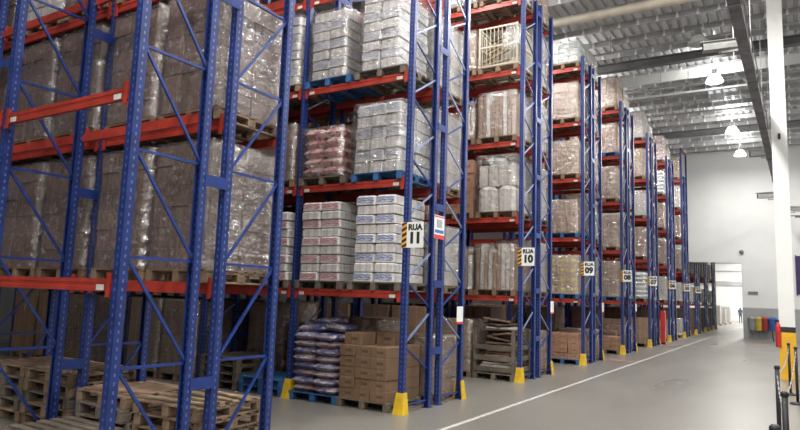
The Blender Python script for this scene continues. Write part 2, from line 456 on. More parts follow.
# hall beyond the opening
HY = 92.0
obj('wall_far', MB().box(-16, 20, HY, HY + .3, 0, 12).mesh('wall_far', 'wall_white'), label='white wall of the bright hall beyond the opening', kind='structure')
obj('ceiling_far', MB().box(-16, 20, WALL_Y + .3, HY + .3, 9.6, 9.8).mesh('ceiling_far', 'wall_white'), label='pale roof of the hall beyond the opening', kind='structure')
for i, z in enumerate((4.4, 6.2, 7.2)):
    obj('trim_%d' % (i + 1), MB().box(-16, 20, HY - .15, HY, z, z + (.55 if i == 0 else .12)).mesh('trim', 'wall_grey'), label=['thick grey rail', 'lower thin grey rail', 'upper thin grey rail'][i] + ' across the far hall wall', kind='structure')
obj('wall_far_left', MB().box(-16.2, -16, WALL_Y, HY, 0, 9.6).mesh('wall_far_left', 'wall_white'), label='side wall of the far hall behind the dark racks', kind='structure')
obj('wall_far_right', MB().box(8, 8.2, WALL_Y + .3, HY, 0, 9.6).mesh('wall_far_right', 'wall_white'), label='side wall of the far hall opposite the dark racks', kind='structure')

# ------------------------------------------------------------------ high bay lamps
def lamp(x, y, z, label, on=True, power=LAMP_W, group=None, roof=ROOF - .2):
    if roof > 10: y = -12 + 1.32 * round((y + 12) / 1.32)      # hangs from a purlin
    t = empty('high_bay_lamp', (x, y, z), label=label, cat='lamp', group=group)
    obj('reflector', cached('refl%d' % on, lambda: MB().lathe([(.30, 0), (.27, .09), (.17, .27)], 20).mesh('reflector', 'acrylic_glow' if on else 'panel_pale', True)), t)
    obj('gear_box', cached('gear', lambda: MB().lathe([(.17, .27), (.09, .32), (.09, .5), (0, .5)], 14).mesh('gear_box', 'housing_grey')), t)
    obj('lens', cached('lens%d' % on, lambda: MB().lathe([(0, .03), (.28, .03), (.28, .035), (0, .035)], 20).mesh('lens', 'lamp_glow' if on else 'panel_pale')), t)
    obj('stem', cached(('stem', round(roof - z, 2)), lambda: MB().box(-.012, .012, -.012, .012, .5, roof - z - .005).mesh('stem', 'purlin_grey')), t)
    if on:
        l = bpy.data.lights.new('high_bay_light', 'AREA'); l.shape = 'DISK'; l.size = .55; l.energy = power; l.color = (1, .97, .92)
        lo = bpy.data.objects.new('high_bay_light', l); COL.objects.link(lo); lo.location = (0, 0, -.02); lo.parent = t
        l = bpy.data.lights.new('added_roof_uplight', 'POINT'); l.shadow_soft_size = .25; l.energy = power * .5; l.color = (1, .97, .92)  # added point light above the lamp, brightens the roof deck
        lo = bpy.data.objects.new('added_roof_uplight', l); COL.objects.link(lo); lo.location = (0, 0, .75); lo.parent = t
    return t
LZ = 9.9
for i, y in enumerate((-10.7, -6.2, -1.8, 2.7, 7.2, 11.7, 16.2, 25.0, 32.9, 38.3)):
    nm = {7: 'glaring round high bay lamp, largest of the three lit over the aisle', 8: 'glaring high bay lamp, middle of the three over the aisle', 9: 'glaring high bay lamp closest to the white end wall'}
    lamp(2.98, y, LZ, nm.get(i, 'high bay lamp over the main aisle, %s from the dock side' % ORD[i + 1]))
lamp(2.9, 20.5, LZ, 'unlit pale high bay lamp hanging before the dark girder', False)
for k in range(8):  # unseen lamps added to light the load faces and rack tops
    lamp(-1.6, row_y(k) - 1.5, LZ, 'unseen high bay lamp added over the rack aisle before the %s' % rackname(k), power=LAMP_W * .35)
for i, y in enumerate((-8, 1, 10, 19, 28, 37)):  # unseen lamps added to light the right-hand side
    lamp(10.5, y, LZ, 'unseen high bay lamp added in the side bay, %s from the dock side' % ORD[i + 1])
for i, y in enumerate((64, 72, 80, 87)):
    lamp(3.2, y, 8.6, 'high bay lamp in the far hall, %s beyond the opening' % ORD[i + 1], power=LAMP_W * 4, roof=9.6)

# ------------------------------------------------------------------ racks
UPW = .09
def upright_mesh(h):
    w_ = UPW / 2; t_ = .012
    prof = [(-w_, -w_), (w_, -w_), (w_, w_), (w_ - .022, w_), (w_ - .022, w_ - t_), (w_ - t_, w_ - t_), (w_ - t_, -w_ + t_), (-w_ + t_, -w_ + t_), (-w_ + t_, w_ - t_), (-w_ + .022, w_ - t_), (-w_ + .022, w_), (-w_, w_)]
    return cached(('up', h), lambda: MB().prism(prof, 2, 0, h).mesh('upright', 'rack_blue'))
def beam_mesh(L, near):
    # stepped box section, front at -y
    prof = [(-.025, 0), (.02, 0), (.02, BH - .03), (.005, BH - .03), (.005, BH), (-.025, BH), (-.025, BH * .68), (-.019, BH * .64), (-.019, BH * .38), (-.025, BH * .34)]
    return cached(('bm', round(L, 3)), lambda: MB().prism(prof, 0, -L / 2, L / 2).mesh('beam', 'beam_red'))
conn = MB().box(-.03, .03, -.034, -.027, -.05, .17).box(-.03, -.022, -.034, .02, -.05, .17).mesh('beam_connector', 'beam_red')
foot = MB().box(-.07, .07, -.075, .075, 0, .008).mesh('foot_plate', 'rack_blue')
stick = MB().box(-.055, .055, -.031, -.0265, .01, .062).mesh('location_sticker', 'sticker_white')
def brace(parent, a, b, mat):
    a = Vector(a); b = Vector(b); L = (b - a).length
    key = ('br', round((b - a).y, 2), round((b - a).z, 2), mat)
    me = cached(key, lambda: MB().bar((0, 0, 0), b - a, .026, .024, (1, 0, 0)).mesh('brace', mat))
    return obj('brace', me, parent, a)
spm = MB().box(-.006, .006, 0, S - UPW + .06, -.06, .06).mesh('row_spacer', 'brace_blue')
boltm = MB().box(-.008, -.005, -.012, .012, -.012, .012)
def guard_mesh():
    m = MB()
    # three sloped plates round the upright: wide at the base, narrow at the top
    b0, t0, h, th = .092, .06, .32, .010
    o = [(-b0, .07), (-b0, -.115), (b0, -.115), (b0, .07)]; tp = [(-t0, .06), (-t0, -.064), (t0, -.064), (t0, .06)]
    def inn(l, d): return [(x - math.copysign(d, x), y + (d if y < 0 else 0)) for x, y in l]
    oi, ti = inn(o, th), inn(tp, th)
    m.v = [(x, y, 0) for x, y in o] + [(x, y, h) for x, y in tp] + [(x, y, 0) for x, y in oi] + [(x, y, h) for x, y in ti]
    for k in range(3):
        m.f += [(k, k + 1, k + 5, k + 4), (k + 8, k + 12, k + 13, k + 9), (k + 4, k + 5, k + 13, k + 12), (k, k + 8, k + 9, k + 1)]
    m.f += [(0, 4, 12, 8), (3, 11, 15, 7)]
    return m.mesh('column_guard', 'guard_yellow')
gm = guard_mesh()
def guard(x, y, rz, label): obj('column_guard', gm, None, (x, y, 0), (0, 0, rz), label=label, cat='guard', group='yellow upright guards')

def rack(k, nb, levels=5, h=TOP, dark=False):
    y0 = row_y(k)
    t = empty('pallet_rack', (0, y0, 0), label=('blue and red double pallet rack nearest the camera, without aisle sign' if k == 0 else 'blue and red double pallet rack, %s from the camera, with RUA %s sign' % (NTH[k], NUM[k])), cat='pallet rack', group='pallet racks along the aisle')
    ys = [0, D, D + S, 2 * D + S]
    for i in range(nb + 1):
        x = -i * B
        for j, yy in enumerate(ys):
            hh = 10.6 if (k == 7 and i == 0 and j in (0, 3)) else h
            o = obj('upright', upright_mesh(hh), t, (x, yy, 0), (0, 0, math.pi if j in (1, 3) else 0))
            if k < 3: obj('foot_plate', foot, o)
        # bracing of both frames: outer upright carries the upper node
        if k == 0 or (i > 1 and k > 2 and False):
            for (ya, yb) in ((UPW / 2, D - UPW / 2), (2 * D + S - UPW / 2, D + S + UPW / 2)):
                z = .06
                while z < h - .3:
                    brace(t, (x, ya, z), (x, yb, z), 'brace_blue')
                    if z + 1.0 < h - .2: brace(t, (x + .012, ya, z + .985), (x + .012, yb, z + .03), 'brace_blue')
                    z += 1.0
        elif i <= 2:
            for (ya, yb) in ((UPW / 2, D - UPW / 2), (2 * D + S - UPW / 2, D + S + UPW / 2)):
                z = .5 if k > 3 else 0.0; step = 1.0 if k < 4 else 1.3; z += step if k <= 3 else 0
                brace(t, (x, ya, .12), (x, yb, .12), 'brace_blue')
                while z < h - .4:
                    brace(t, (x, ya, z), (x, yb, z - step * .38), 'brace_blue')
                    brace(t, (x, ya, z + .06), (x, yb, z + step * .5), 'steel_brace')
                    z += step
        if i <= 2:
            for z in ((.85, 2.9, 4.92, 6.9) if k == 0 else (.9, 2.0, 3.3, 4.7, 6.1, 7.5, 8.8)):
                if z < h: obj('row_spacer', spm, t, (x + UPW / 2 + .004, D - .03 + UPW / 2 - .0, z))
    if k == 7:
        obj('top_bar', MB().box(-.03, .03, 0, 2 * D + S, 10.54, 10.6).mesh('top_bar', 'beam_red'), t)
    bl = B - UPW - .008
    for i in range(nb):
        xc = -(i + .5) * B
        for li in range(levels):
            for j, yy in enumerate(ys):
                fl = math.pi if j in (1, 3) else 0
                yo = yy - .03 if j in (0, 2) else yy + .03
                o = obj('beam', beam_mesh(bl, k), t, (xc, yo, LV[li]), (0, 0, fl))
                if (k <= 2 and j in (0, 2)) or (k == 0):
                    for sx in (-1, 1):
                        obj('beam_connector', conn, o, (sx * (bl / 2 - .03) , -.002, 0), (0, 0, 0) if sx < 0 else (0, 0, 0))
                if k <= 3 and j == 0 and i < 3:
                    for sx in (-1, 1): obj('location_sticker', stick, o, (sx * (bl / 2 - .15), 0, 0))
    # guards at the aisle end
    if k > 0:
        guard(0, y0 - .0, 0, 'yellow guard on the near upright of the %s' % rackname(k))
        guard(0, y0 + 2 * D + S, math.pi, 'yellow guard on the far upright of the %s' % rackname(k))
    return t
rack(0, 3, 4, 7.6)
rack(1, 5, 5); rack(2, 4, 5)
for k in range(3, 8): rack(k, 2, 5)
for k in range(8, 11): rack(k, 3, 3, 6.2)
guard(-B, row_y(1), 0, 'yellow guard on the inner upright beside the sack pile, second rack')

# ------------------------------------------------------------------ pallets
def pallet(x, y, z, mat, label, rz=0, w_=1.0, d_=1.0, parts=True, group='pallets on the racks'):
    dm = cached(('db', mat, w_), lambda: cbox(w_, .095, .02, mat, .003))
    nb = 7
    if parts:
        t = empty('wooden_pallet', (x, y, z), rz, label=label, cat='pallet', group=group)
        for i in range(nb):
            yy = -d_ / 2 + .05 + (d_ - .1) * i / (nb - 1)
            obj('deck_board', dm, t, (R.uniform(-.006, .006), yy, .12))
        st = cached(('sb', mat, d_), lambda: cbox(.09, d_, .02, mat, .003)); bk = cached(('bk', mat), lambda: cbox(.1, .12, .06, mat, .004))
        for sx in (-1, 0, 1):
            obj('stringer_board', st, t, (sx * (w_ / 2 - .05), 0, .10 - .02 + .02))
            obj('bottom_board', st, t, (sx * (w_ / 2 - .05), 0, 0))
            for sy in (-1, 0, 1): obj('block', bk, t, (sx * (w_ / 2 - .05), sy * (d_ / 2 - .06), .02)).scale.z = 80 / 60
        return t
    def mk():
        m = MB()
        for i in range(nb):
            yy = -d_ / 2 + .05 + (d_ - .1) * i / (nb - 1); m.box(-w_ / 2, w_ / 2, yy - .047, yy + .047, .12, .14)
        for sx in (-1, 0, 1):
            xx = sx * (w_ / 2 - .05); m.box(xx - .045, xx + .045, -d_ / 2, d_ / 2, .1, .12); m.box(xx - .045, xx + .045, -d_ / 2, d_ / 2, 0, .02)
            for sy in (-1, 0, 1):
                yy = sy * (d_ / 2 - .06); m.box(xx - .05, xx + .05, yy - .06, yy + .06, .02, .1)
        return m.mesh('wooden_pallet', mat)
    return obj('wooden_pallet', cached(('pal', mat, w_, d_), mk), None, (x, y, z), (0, 0, rz), label=label, cat='pallet', group=group)

# ------------------------------------------------------------------ loads
def load(kind, x, y, z, w_, d_, h, label, rz=0, nx=3, ny=2, nz=6, wrap=True, group='pallet loads on the racks'):
    rr = random.Random(int(abs(x * 131 + y * 37 + z * 17) * 100))
    t = empty('pallet_load', (x, y, z), rz, label=label, cat='pallet load', group=group)
    jit = .014
    if kind in ('card_brown', 'card_grey', 'card_red', 'card_print', 'card_yellowlabel', 'card_tan', 'card_white'):
        cw, cdp, ch = w_ / nx, d_ / ny, h / nz
        me = cbox(cw - .006, cdp - .006, ch - .003, kind)
        for iz in range(nz):
            for ix in range(nx):
                for iy in range(ny):
                    if 0 < ix < nx - 1 and 0 < iy < ny - 1 and iz < nz - 1: continue
                    obj('carton', me, t, (-w_ / 2 + cw * (ix + .5) + rr.uniform(-jit, jit) * .5, -d_ / 2 + cdp * (iy + .5) + rr.uniform(-jit, jit), ch * iz), (0, 0, rr.uniform(-.012, .012)))
    elif kind in ('pink', 'blue', 'greyblue'):
        ch = h / nz
        mats = {'pink': ('pack_pink', 'pack_plain'), 'blue': ('pack_blue', 'pack_plain'), 'greyblue': ('pack_greyblue', 'pack_grey')}[kind]
        for iz in range(nz):
            a = mats[(iz + (0 if kind != 'greyblue' else 1)) % 2]
            lw = w_ * (1 - .012 * iz * rr.uniform(.3, 1)); cw = lw / nx; cdp = d_ / ny
            me = cbox(round(w_ / nx, 2) - .02, cdp - .012, ch - .004, a, .03)
            sh = rr.uniform(-.012, .012)
            for ix in range(nx):
                for iy in range(ny):
                    obj('paper_bundle', me, t, (-lw / 2 + cw * (ix + .5) + sh, -d_ / 2 + cdp * (iy + .5) + rr.uniform(-jit, jit), ch * iz), (0, 0, rr.uniform(-.02, .02)))
    elif kind in ('sack_red', 'sack_white', 'sack_pinkwhite'):
        ch = h / nz
        for iz in range(nz):
            for ix in range(nx):
                for iy in range(ny):
                    me = pillow(w_ / nx + .01, d_ / ny + .01, ch * 1.12, kind, rr.randrange(4))
                    obj('sack', me, t, (-w_ / 2 + w_ / nx * (ix + .5) + rr.uniform(-.015, .015), -d_ / 2 + d_ / ny * (iy + .5) + rr.uniform(-.015, .015), max(0, ch * iz - .01 * (iz > 0))), (0, 0, rr.uniform(-.03, .03)))
    elif kind == 'planks':
        n = 9; cw = w_ / n
        for ix in range(n):
            for iy in range(2):
                hh = round(h * rr.choice((.82, .9, .96, 1.0)), 2)
                me = cbox(cw - .012, d_ / 2 - .03, hh, rr.choice(('card_brown', 'card_tan', 'card_tan', 'card_white')), .006)
                obj('cardboard_bundle', me, t, (-w_ / 2 + cw * (ix + .5), -d_ / 2 + d_ / 2 * (iy + .5), 0), (0, rr.uniform(-.02, .02), 0))
    elif kind == 'mixed':
        # pale sacks below, rolls and boxes above
        for ix in range(2):
            for iy in range(2):
                me = cbox(w_ / 2 - .02, d_ / 2 - .02, h * .46, 'card_white', .09); obj('wrapped_pack', me, t, (-w_ / 4 + ix * w_ / 2, -d_ / 4 + iy * d_ / 2, 0), (0, 0, rr.uniform(-.05, .05)))
        for ix in range(4):
            me = cbox(w_ / 4 - .015, d_ * .6, h * .38, rr.choice(('card_white', 'card_tan')), .02); obj('cardboard_bundle', me, t, (-w_ / 2 + w_ / 4 * (ix + .5), -.1, h * .465), (0, 0, rr.uniform(-.02, .02)))
        me = pillow(w_ * .5, d_ * .5, h * .16, 'sack_white', 2); obj('sack', me, t, (-.1, -.1, h * .845), (0, .05, .3))
    if wrap:
        obj('stretch_film', film_mesh(w_, d_, h, rr.randrange(3)), t, label='clear stretch film')
    return t

DESC = {'card_brown': 'film-wrapped brown cartons', 'card_grey': 'film-wrapped dull brown cartons', 'card_red': 'reddish brown cartons', 'card_print': 'printed brown cartons',
        'card_yellowlabel': 'cartons with yellow labels', 'card_tan': 'film-wrapped tan cartons', 'card_white': 'film-wrapped whitish cartons', 'pink': 'white paper bundles with pink bands',
        'blue': 'white paper bundles with blue bands', 'greyblue': 'grey-white paper bundles', 'sack_red': 'red and white sacks', 'sack_white': 'white and teal sacks', 'sack_pinkwhite': 'pinkish white sacks',
        'planks': 'upright flattened cardboard', 'mixed': 'mixed white packs'}
SHELF = ['floor', 'first shelf', 'second shelf', 'third shelf', 'fourth shelf', 'top shelf']
def slot_pos(k, half, slot, level):
    x = -((slot // 2) * B + (.595 if slot % 2 == 0 else 1.643))
    y = row_y(k) + (D / 2 if half == 'a' else D + S + D / 2)
    z = 0 if level == 0 else LV[level - 1] + BH
    return x, y, z
SLOTW = ['end slot'] + [o_ + ' slot' for o_ in ORD[2:11]]
def put(k, half, slot, level, kind, h, pal='pallet_wood', w_=.94, d_=1.0, nx=3, ny=2, nz=6, wrap=True, dx=0, dy=0, rz=None):
    x, y, z = slot_pos(k, half, slot, level); x += dx; y += dy
    rz = R.uniform(-.02, .02) if rz is None else rz
    where = '%s, %s, %s side of %s' % (SHELF[level], SLOTW[slot], 'front' if half == 'a' else 'rear', rackname(k))
    pn = {'pallet_wood': 'wooden', 'pallet_grey': 'grey wooden', 'pallet_blue': 'blue'}[pal]
    pallet(x, y, z, pal, '%s pallet, %s' % (pn, where), rz, 1.0, 1.0, parts=(k <= 1))
    return load(kind, x, y, z + .14, w_, d_, h, '%s, %s' % (DESC[kind], where), rz, nx, ny, nz, wrap)

# nearest rack, rear side: film wrapped brown cartons on three levels
for lv in (1, 2, 3):
    for sl in range(0, 6):
        if lv == 3 and sl == 0: continue
        put(0, 'b', sl, lv, 'card_grey' if not (lv == 3 and sl in (3,)) else 'card_white', [0, 1.40, 1.38, 1.2][lv], 'pallet_wood', .92, 1.0, 3, 2, 6)
# RUA 11 front side
put(1, 'a', 0, 1, 'blue', 1.40, 'pallet_grey', .80, 1.0, 2, 2, 9, False, dx=.03)
put(1, 'a', 1, 1, 'pink', 1.34, 'pallet_grey', .86, 1.0, 2, 2, 9, False, dx=-.04)
put(1, 'a', 0, 2, 'greyblue', 1.16, 'pallet_blue', .93, 1.0, 3, 2, 6, True, dx=.02)
put(1, 'a', 1, 2, 'sack_red', .86, 'pallet_grey', .84, 1.0, 2, 2, 5, True, dx=-.07)
put(1, 'a', 0, 3, 'greyblue', 1.36, 'pallet_grey', .76, 1.0, 2, 2, 8, True, dx=.0)
put(1, 'a', 1, 3, 'greyblue', 1.24, 'pallet_blue', .78, 1.0, 2, 2, 7, True, dx=-.04)
put(1, 'a', 2, 1, 'pink', 1.2, 'pallet_grey', .95, 1.0, 2, 2, 8, False)
put(1, 'a', 2, 2, 'card_grey', 1.0, 'pallet_wood', .94, 1.0, 2, 2, 5, True)
put(1, 'a', 2, 3, 'greyblue', 1.3, 'pallet_wood', .95, 1.0, 2, 2, 8, True)
put(1, 'a', 3, 1, 'card_brown', 1.3, 'pallet_wood', nx=2, nz=5); put(1, 'a', 3, 2, 'card_brown', 1.2, nx=2, nz=5); put(1, 'a', 3, 3, 'card_tan', 1.2, nx=2, nz=5)
put(1, 'b', 0, 1, 'card_white', 1.05, 'pallet_wood', .94, 1.0, 2, 2, 4, True)
put(1, 'b', 0, 2, 'card_white', 1.35, 'pallet_wood', .94, 1.0, 2, 2, 5, True)
put(1, 'b', 0, 3, 'card_white', 1.3, 'pallet_wood', .94, 1.0, 2, 2, 5, True)
put(1, 'b', 0, 0, 'card_brown', .95, 'pallet_wood', .94, 1.0, 3, 2, 4, True)
put(1, 'b', 1, 0, 'card_tan', 1.2, 'pallet_wood', .94, 1.0, 2, 2, 4, True)
put(1, 'b', 2, 0, 'planks', 1.1, 'pallet_wood', wrap=False); put(1, 'b', 3, 0, 'card_brown', 1.42, nx=2, nz=4)
put(1, 'a', 4, 0, 'card_brown', 1.42, 'pallet_wood', nx=2, nz=4); put(1, 'a', 5, 0, 'card_brown', 1.42, nx=2, nz=3); put(1, 'a', 6, 0, 'card_grey', 1.42, nx=2, nz=4); put(1, 'a', 7, 0, 'card_brown', 1.42, nx=2, nz=4)
for sl in range(3, 10):
    for hf in 'ab':
        for lv in (1, 2, 3):
            if hf == 'a' and sl == 3: continue
            put(1, hf, sl, lv, ('card_brown', 'card_grey', 'card_tan')[(sl + lv) % 3], 1.25, 'pallet_wood', nx=2, ny=1, nz=4, wrap=False)
for sl in (4, 5, 6, 7, 8, 9): put(1, 'b', sl, 0, 'card_grey', 1.45, nx=2, ny=1, nz=3, wrap=False)
for sl in (8, 9): put(1, 'a', sl, 0, 'card_brown', 1.45, nx=2, ny=1, nz=3, wrap=False)
for sl in (1, 2):
    for lv in (1, 2, 3): put(1, 'b', sl, lv, 'card_tan', 1.25, nx=2, ny=1, nz=4, wrap=False)
for sl in range(2, 8):
    for lv in (0, 1, 2): put(2, 'a', sl, lv, ('card_brown', 'card_grey')[(sl + lv) % 2], 1.4, nx=2, ny=1, nz=3, wrap=False) if not (sl == 2 and lv) else None
# printed cartons at the foot of RUA 11 beside the sacks
put(1, 'a', 0, 0, 'card_print', .84, 'pallet_grey', .92, 1.0, 3, 2, 5, False, dx=-.08)
# RUA 10
put(2, 'a', 0, 1, 'planks', 1.02); put(2, 'a', 1, 1, 'planks', .95)
put(2, 'a', 0, 2, 'mixed', 1.3); put(2, 'a', 1, 2, 'card_red', 1.25, nx=3, nz=4, wrap=False)
put(2, 'a', 0, 3, 'planks', 1.05); put(2, 'a', 1, 3, 'planks', .9)
put(2, 'a', 1, 4, 'card_tan', 1.0, nx=2, nz=3); put(2, 'a', 0, 5, 'sack_white', .5, nx=2, nz=3); put(2, 'a', 1, 5, 'sack_white', .6, nx=2, nz=3)
put(2, 'a', 1, 0, 'card_tan', 1.15, nx=2, nz=4)
for lv, kd, h in ((0, 'card_red', .9), (1, 'card_white', 1.2), (2, 'card_white', 1.3), (3, 'card_white', 1.2), (4, 'card_white', 1.3), (5, 'card_tan', 1.1)):
    put(2, 'b', 0, lv, kd, h, nx=2, nz=4)
put(2, 'a', 2, 1, 'card_tan', 1.1, nx=2, nz=4); put(2, 'a', 2, 2, 'card_red', 1.2, nx=2, nz=4)
# RUA 09 .. 05
def col(k, specs, half='a', slots=(0, 1)):
    for lv, sp in enumerate(specs):
        if sp is None: continue
        kd, h, pal = sp[:3]; wrap = sp[3] if len(sp) > 3 else True
        for s_ in slots:
            put(k, half, s_, lv, kd, h * (1 if s_ == 0 else R.uniform(.85, 1.0)), pal, .94, 1.0, 3 if k < 5 else 2, 2, 4 if 'sack' not in kd else 6, wrap)
for k in range(2, 8):
    for sl in range(0 if k > 4 else 1, 4): put(k, 'b', sl, 0, 'card_grey', 1.45, nx=2, ny=1, nz=3, wrap=False)
    if k > 2:
        for sl in (2, 3): put(k, 'a', sl, 0, 'card_brown', 1.45, nx=2, ny=1, nz=3, wrap=False)
W_, G_, B_ = 'pallet_wood', 'pallet_grey', 'pallet_blue'
col(3, [('card_red', .72, B_, False), ('card_yellowlabel', 1.12, B_), ('card_tan', .98, B_), ('card_tan', 1.0, W_), ('card_tan', 1.1, W_), ('sack_white', .70, W_)])
col(3, [('card_tan', .8, W_), ('card_white', 1.2, W_), ('card_white', 1.2, W_), ('card_tan', 1.2, W_), ('card_white', 1.2, W_), ('card_white', .8, W_)], 'b', (0,))
col(4, [('card_red', .45, G_, False), ('card_brown', 1.25, B_), ('card_tan', 1.15, W_), ('card_tan', 1.15, W_), ('card_red', 1.05, B_), ('card_tan', 1.15, W_)])
col(4, [('card_red', .8, W_), ('card_white', 1.2, W_), ('card_tan', 1.2, W_), ('card_white', 1.2, W_), ('card_white', 1.1, W_), ('card_white', 1.0, W_)], 'b', (0,))
col(5, [('card_tan', 1.05, G_, False), ('sack_white', 1.1, W_), ('card_brown', 1.2, W_), ('card_white', .95, W_), ('card_tan', 1.2, W_), ('card_white', 1.15, W_)])
col(5, [None, ('card_white', 1.2, W_), ('card_tan', 1.2, W_), ('card_white', 1.2, W_), ('card_white', 1.1, W_), ('card_white', .9, W_)], 'b', (0,))
col(6, [('card_brown', .9, W_), ('card_white', 1.1, W_), ('card_brown', 1.2, W_), ('card_brown', 1.2, W_), ('sack_white', 1.15, W_), ('sack_pinkwhite', 1.25, W_)])
col(6, [None, ('card_white', 1.2, W_), ('card_tan', 1.2, W_), ('card_white', 1.2, W_), ('card_white', 1.1, W_), ('card_white', .9, W_)], 'b', (0,))
col(7, [('card_white', .9, W_), ('card_white', 1.0, W_), ('card_brown', 1.1, W_), ('card_brown', 1.2, W_), ('card_white', 1.15, W_), ('card_tan', 1.1, W_)])
col(7, [None, ('card_white', 1.0, W_), ('card_white', 1.2, W_), ('card_white', 1.2, W_), ('card_white', 1.1, W_), None], 'b', (0,))
for k in (8, 9, 10):
    col(k, [('card_grey', 1.45, W_, False), ('card_white', .9, W_), ('card_brown', 1.1, W_)], 'a', (0, 1))
    col(k, [('card_grey', 1.45, W_, False)], 'b', (0, 1, 2))

# ------------------------------------------------------------------ sack pile at the foot of RUA 11
x, y, z = slot_pos(1, 'a', 1, 0); x -= .05
pallet(x, y, 0, 'pallet_blue', 'blue pallet under the pile of purple printed sacks', .02)
rr = random.Random(5)
for iz in range(8):
    mt = 'sack_purple' if iz % 2 else 'sack_pink'
    for ix in range(2):
        for iy in range(2):
            me = pillow(.46, .505, .128, mt, rr.randrange(4))
            obj('sack', me, None, (x - .225 + .45 * ix + rr.uniform(-.02, .02), y - .25 + .5 * iy + rr.uniform(-.02, .02), .14 + iz * .122), (0, 0, rr.uniform(-.06, .06)),
                label='%s printed plastic sack, %s layer up, %s %s of the sack pile' % ('purple' if iz % 2 else 'pinkish', ORD[iz + 1], 'rear' if iy else 'front', 'right' if ix else 'left'), cat='sack', group='printed sacks piled on the blue pallet')
for i, (dx, dy, dz, r_) in enumerate(((-.2, -.2, 0, .2), (.22, -.1, .02, -.3), (.05, .2, .0, .4), (.02, -.02, .115, .1))):
    obj('sack', pillow(.52, .36, .13, 'sack_purple', i), None, (x + dx, y + dy, .15 + 8 * .122 + dz), (rr.uniform(-.08, .08), rr.uniform(-.1, .1), r_),
        label='loose purple sack lying slanted on top of the pile, %s' % ['front left', 'front right', 'rear', 'uppermost'][i], cat='sack', group='printed sacks piled on the blue pallet')
# loose cartons on top of the printed carton load
x, y, z = slot_pos(1, 'a', 0, 0); x -= .08
for i, (dx, dy, dz) in enumerate(((-.25, -.25, 0), (.05, .22, 0), (-.3, .26, 0))):
    obj('carton', cbox(.34, .4, .19, 'card_print'), None, (x + dx, y + dy, .14 + .84 + dz), (0, 0, rr.uniform(-.1, .1)),
        label='loose printed carton on top of the low carton load, %s' % ['front left corner', 'rear right', 'rear left'][i], cat='carton', group='loose cartons on the printed load')

# ------------------------------------------------------------------ cage crate on the fourth shelf of RUA 10
x, y, z = slot_pos(2, 'a', 0, 4)
pallet(x, y, z, 'pallet_wood', 'wooden pallet under the cage crate, fourth shelf of third rack', parts=False)
t = empty('cage_crate', (x, y, z + .14), label='cream lattice cage crate full of wooden sticks, third rack', cat='crate')
cw, ch = .98, 1.0
for sx in (-1, 1):
    for sy in (-1, 1): obj('corner_post', cached('cpost', lambda: MB().box(-.025, .025, -.025, .025, 0, 1.0).mesh('corner_post', 'cage_metal')), t, (sx * .47, sy * .47, 0))
for z_ in (.03, .5, .97):
    for s_ in (-1, 1):
        obj('rail', cached('railx', lambda: MB().box(-.47, .47, -.015, .015, -.02, .02).mesh('rail', 'cage_metal')), t, (0, s_ * .48, z_))
        obj('rail', cached('raily', lambda: MB().box(-.015, .015, -.47, .47, -.02, .02).mesh('rail', 'cage_metal')), t, (s_ * .48, 0, z_))
for i in range(9):
    for s_ in (-1, 1):
        obj('bar', cached('cbar', lambda: MB().box(-.007, .007, -.006, .006, 0, .98).mesh('bar', 'cage_metal')), t, (-.4 + .1 * i, s_ * .48, 0))
        obj('bar', cached('cbar', lambda: None), t, (s_ * .48, -.4 + .1 * i, 0), (0, 0, math.pi / 2))
for i in range(9):
    a = Vector((rr.uniform(-.42, -.2), -.43 + .025 * i, .06 + .08 * i)); b_ = Vector((rr.uniform(.2, .42), -.43 + .025 * i, .1 + .07 * i + rr.uniform(-.1, .3)))
    obj('wooden_stick', MB().bar(a, b_, .07, .03).mesh('wooden_stick', 'stick_wood'), None, (x, y, z + .16), label='pale wooden stick inside the cage crate, %s from the bottom' % ORD[i + 1], cat='stick', group='wooden sticks in the cage crate')
obj('plastic_bag', pillow(.42, .12, .62, 'stretch_film', 3), None, (x + .3, y - .58, z + .45), (0, .25, .2), label='crumpled clear plastic hung on the cage crate corner', cat='plastic')

# ------------------------------------------------------------------ scrap cardboard crate on the floor of RUA 10
x, y, z = slot_pos(2, 'a', 0, 0)
pallet(x, y, 0, 'pallet_grey', 'dark pallet under the heap of flattened cardboard, third rack', parts=False)
t = empty('scrap_crate', (x, y, .14), label='open slatted crate holding flattened cardboard, floor of third rack', cat='crate')
for sx in (-1, 1):
    for sy in (-1, 1): obj('corner_post', cached('spost', lambda: MB().box(-.035, .035, -.035, .035, 0, .95).mesh('corner_post', 'pallet_grey')), t, (sx * .46, sy * .46, 0))
for zz in (.04, .28, .52):
    for s_ in (-1, 1):
        obj('slat', cached('sslat', lambda: MB().box(-.48, .48, -.012, .012, 0, .1).mesh('slat', 'pallet_grey')), t, (0, s_ * .49, zz))
        obj('slat', cached('sslat2', lambda: MB().box(-.012, .012, -.48, .48, 0, .1).mesh('slat', 'pallet_grey')), t, (s_ * .49, 0, zz))
for i in range(18):
    ww, dd = rr.uniform(.5, .74), rr.uniform(.4, .7)
    zz = .16 + i * .056
    tilt = .012 if i < 12 else .16
    obj('flattened_carton', cbox(round(ww, 1), round(dd, 1), .035, rr.choice(('card_tan', 'card_brown', 'card_grey', 'card_white')), .004), None,
        (x + rr.uniform(-.04, .04) * (1 if i < 12 else 3), y + rr.uniform(-.04, .04), zz + (.03 * (i - 11) if i > 11 else 0)), (rr.uniform(-tilt, tilt), rr.uniform(-tilt, tilt), rr.uniform(-.1, .1) * (1 if i < 12 else 4)),
        label='flattened cardboard box in the scrap heap, %s' % (ORD[i + 1] + ' from the floor' if i < 12 else ORD[18 - i] + ' from the top'), cat='cardboard', group='flattened cardboard in the scrap crate')

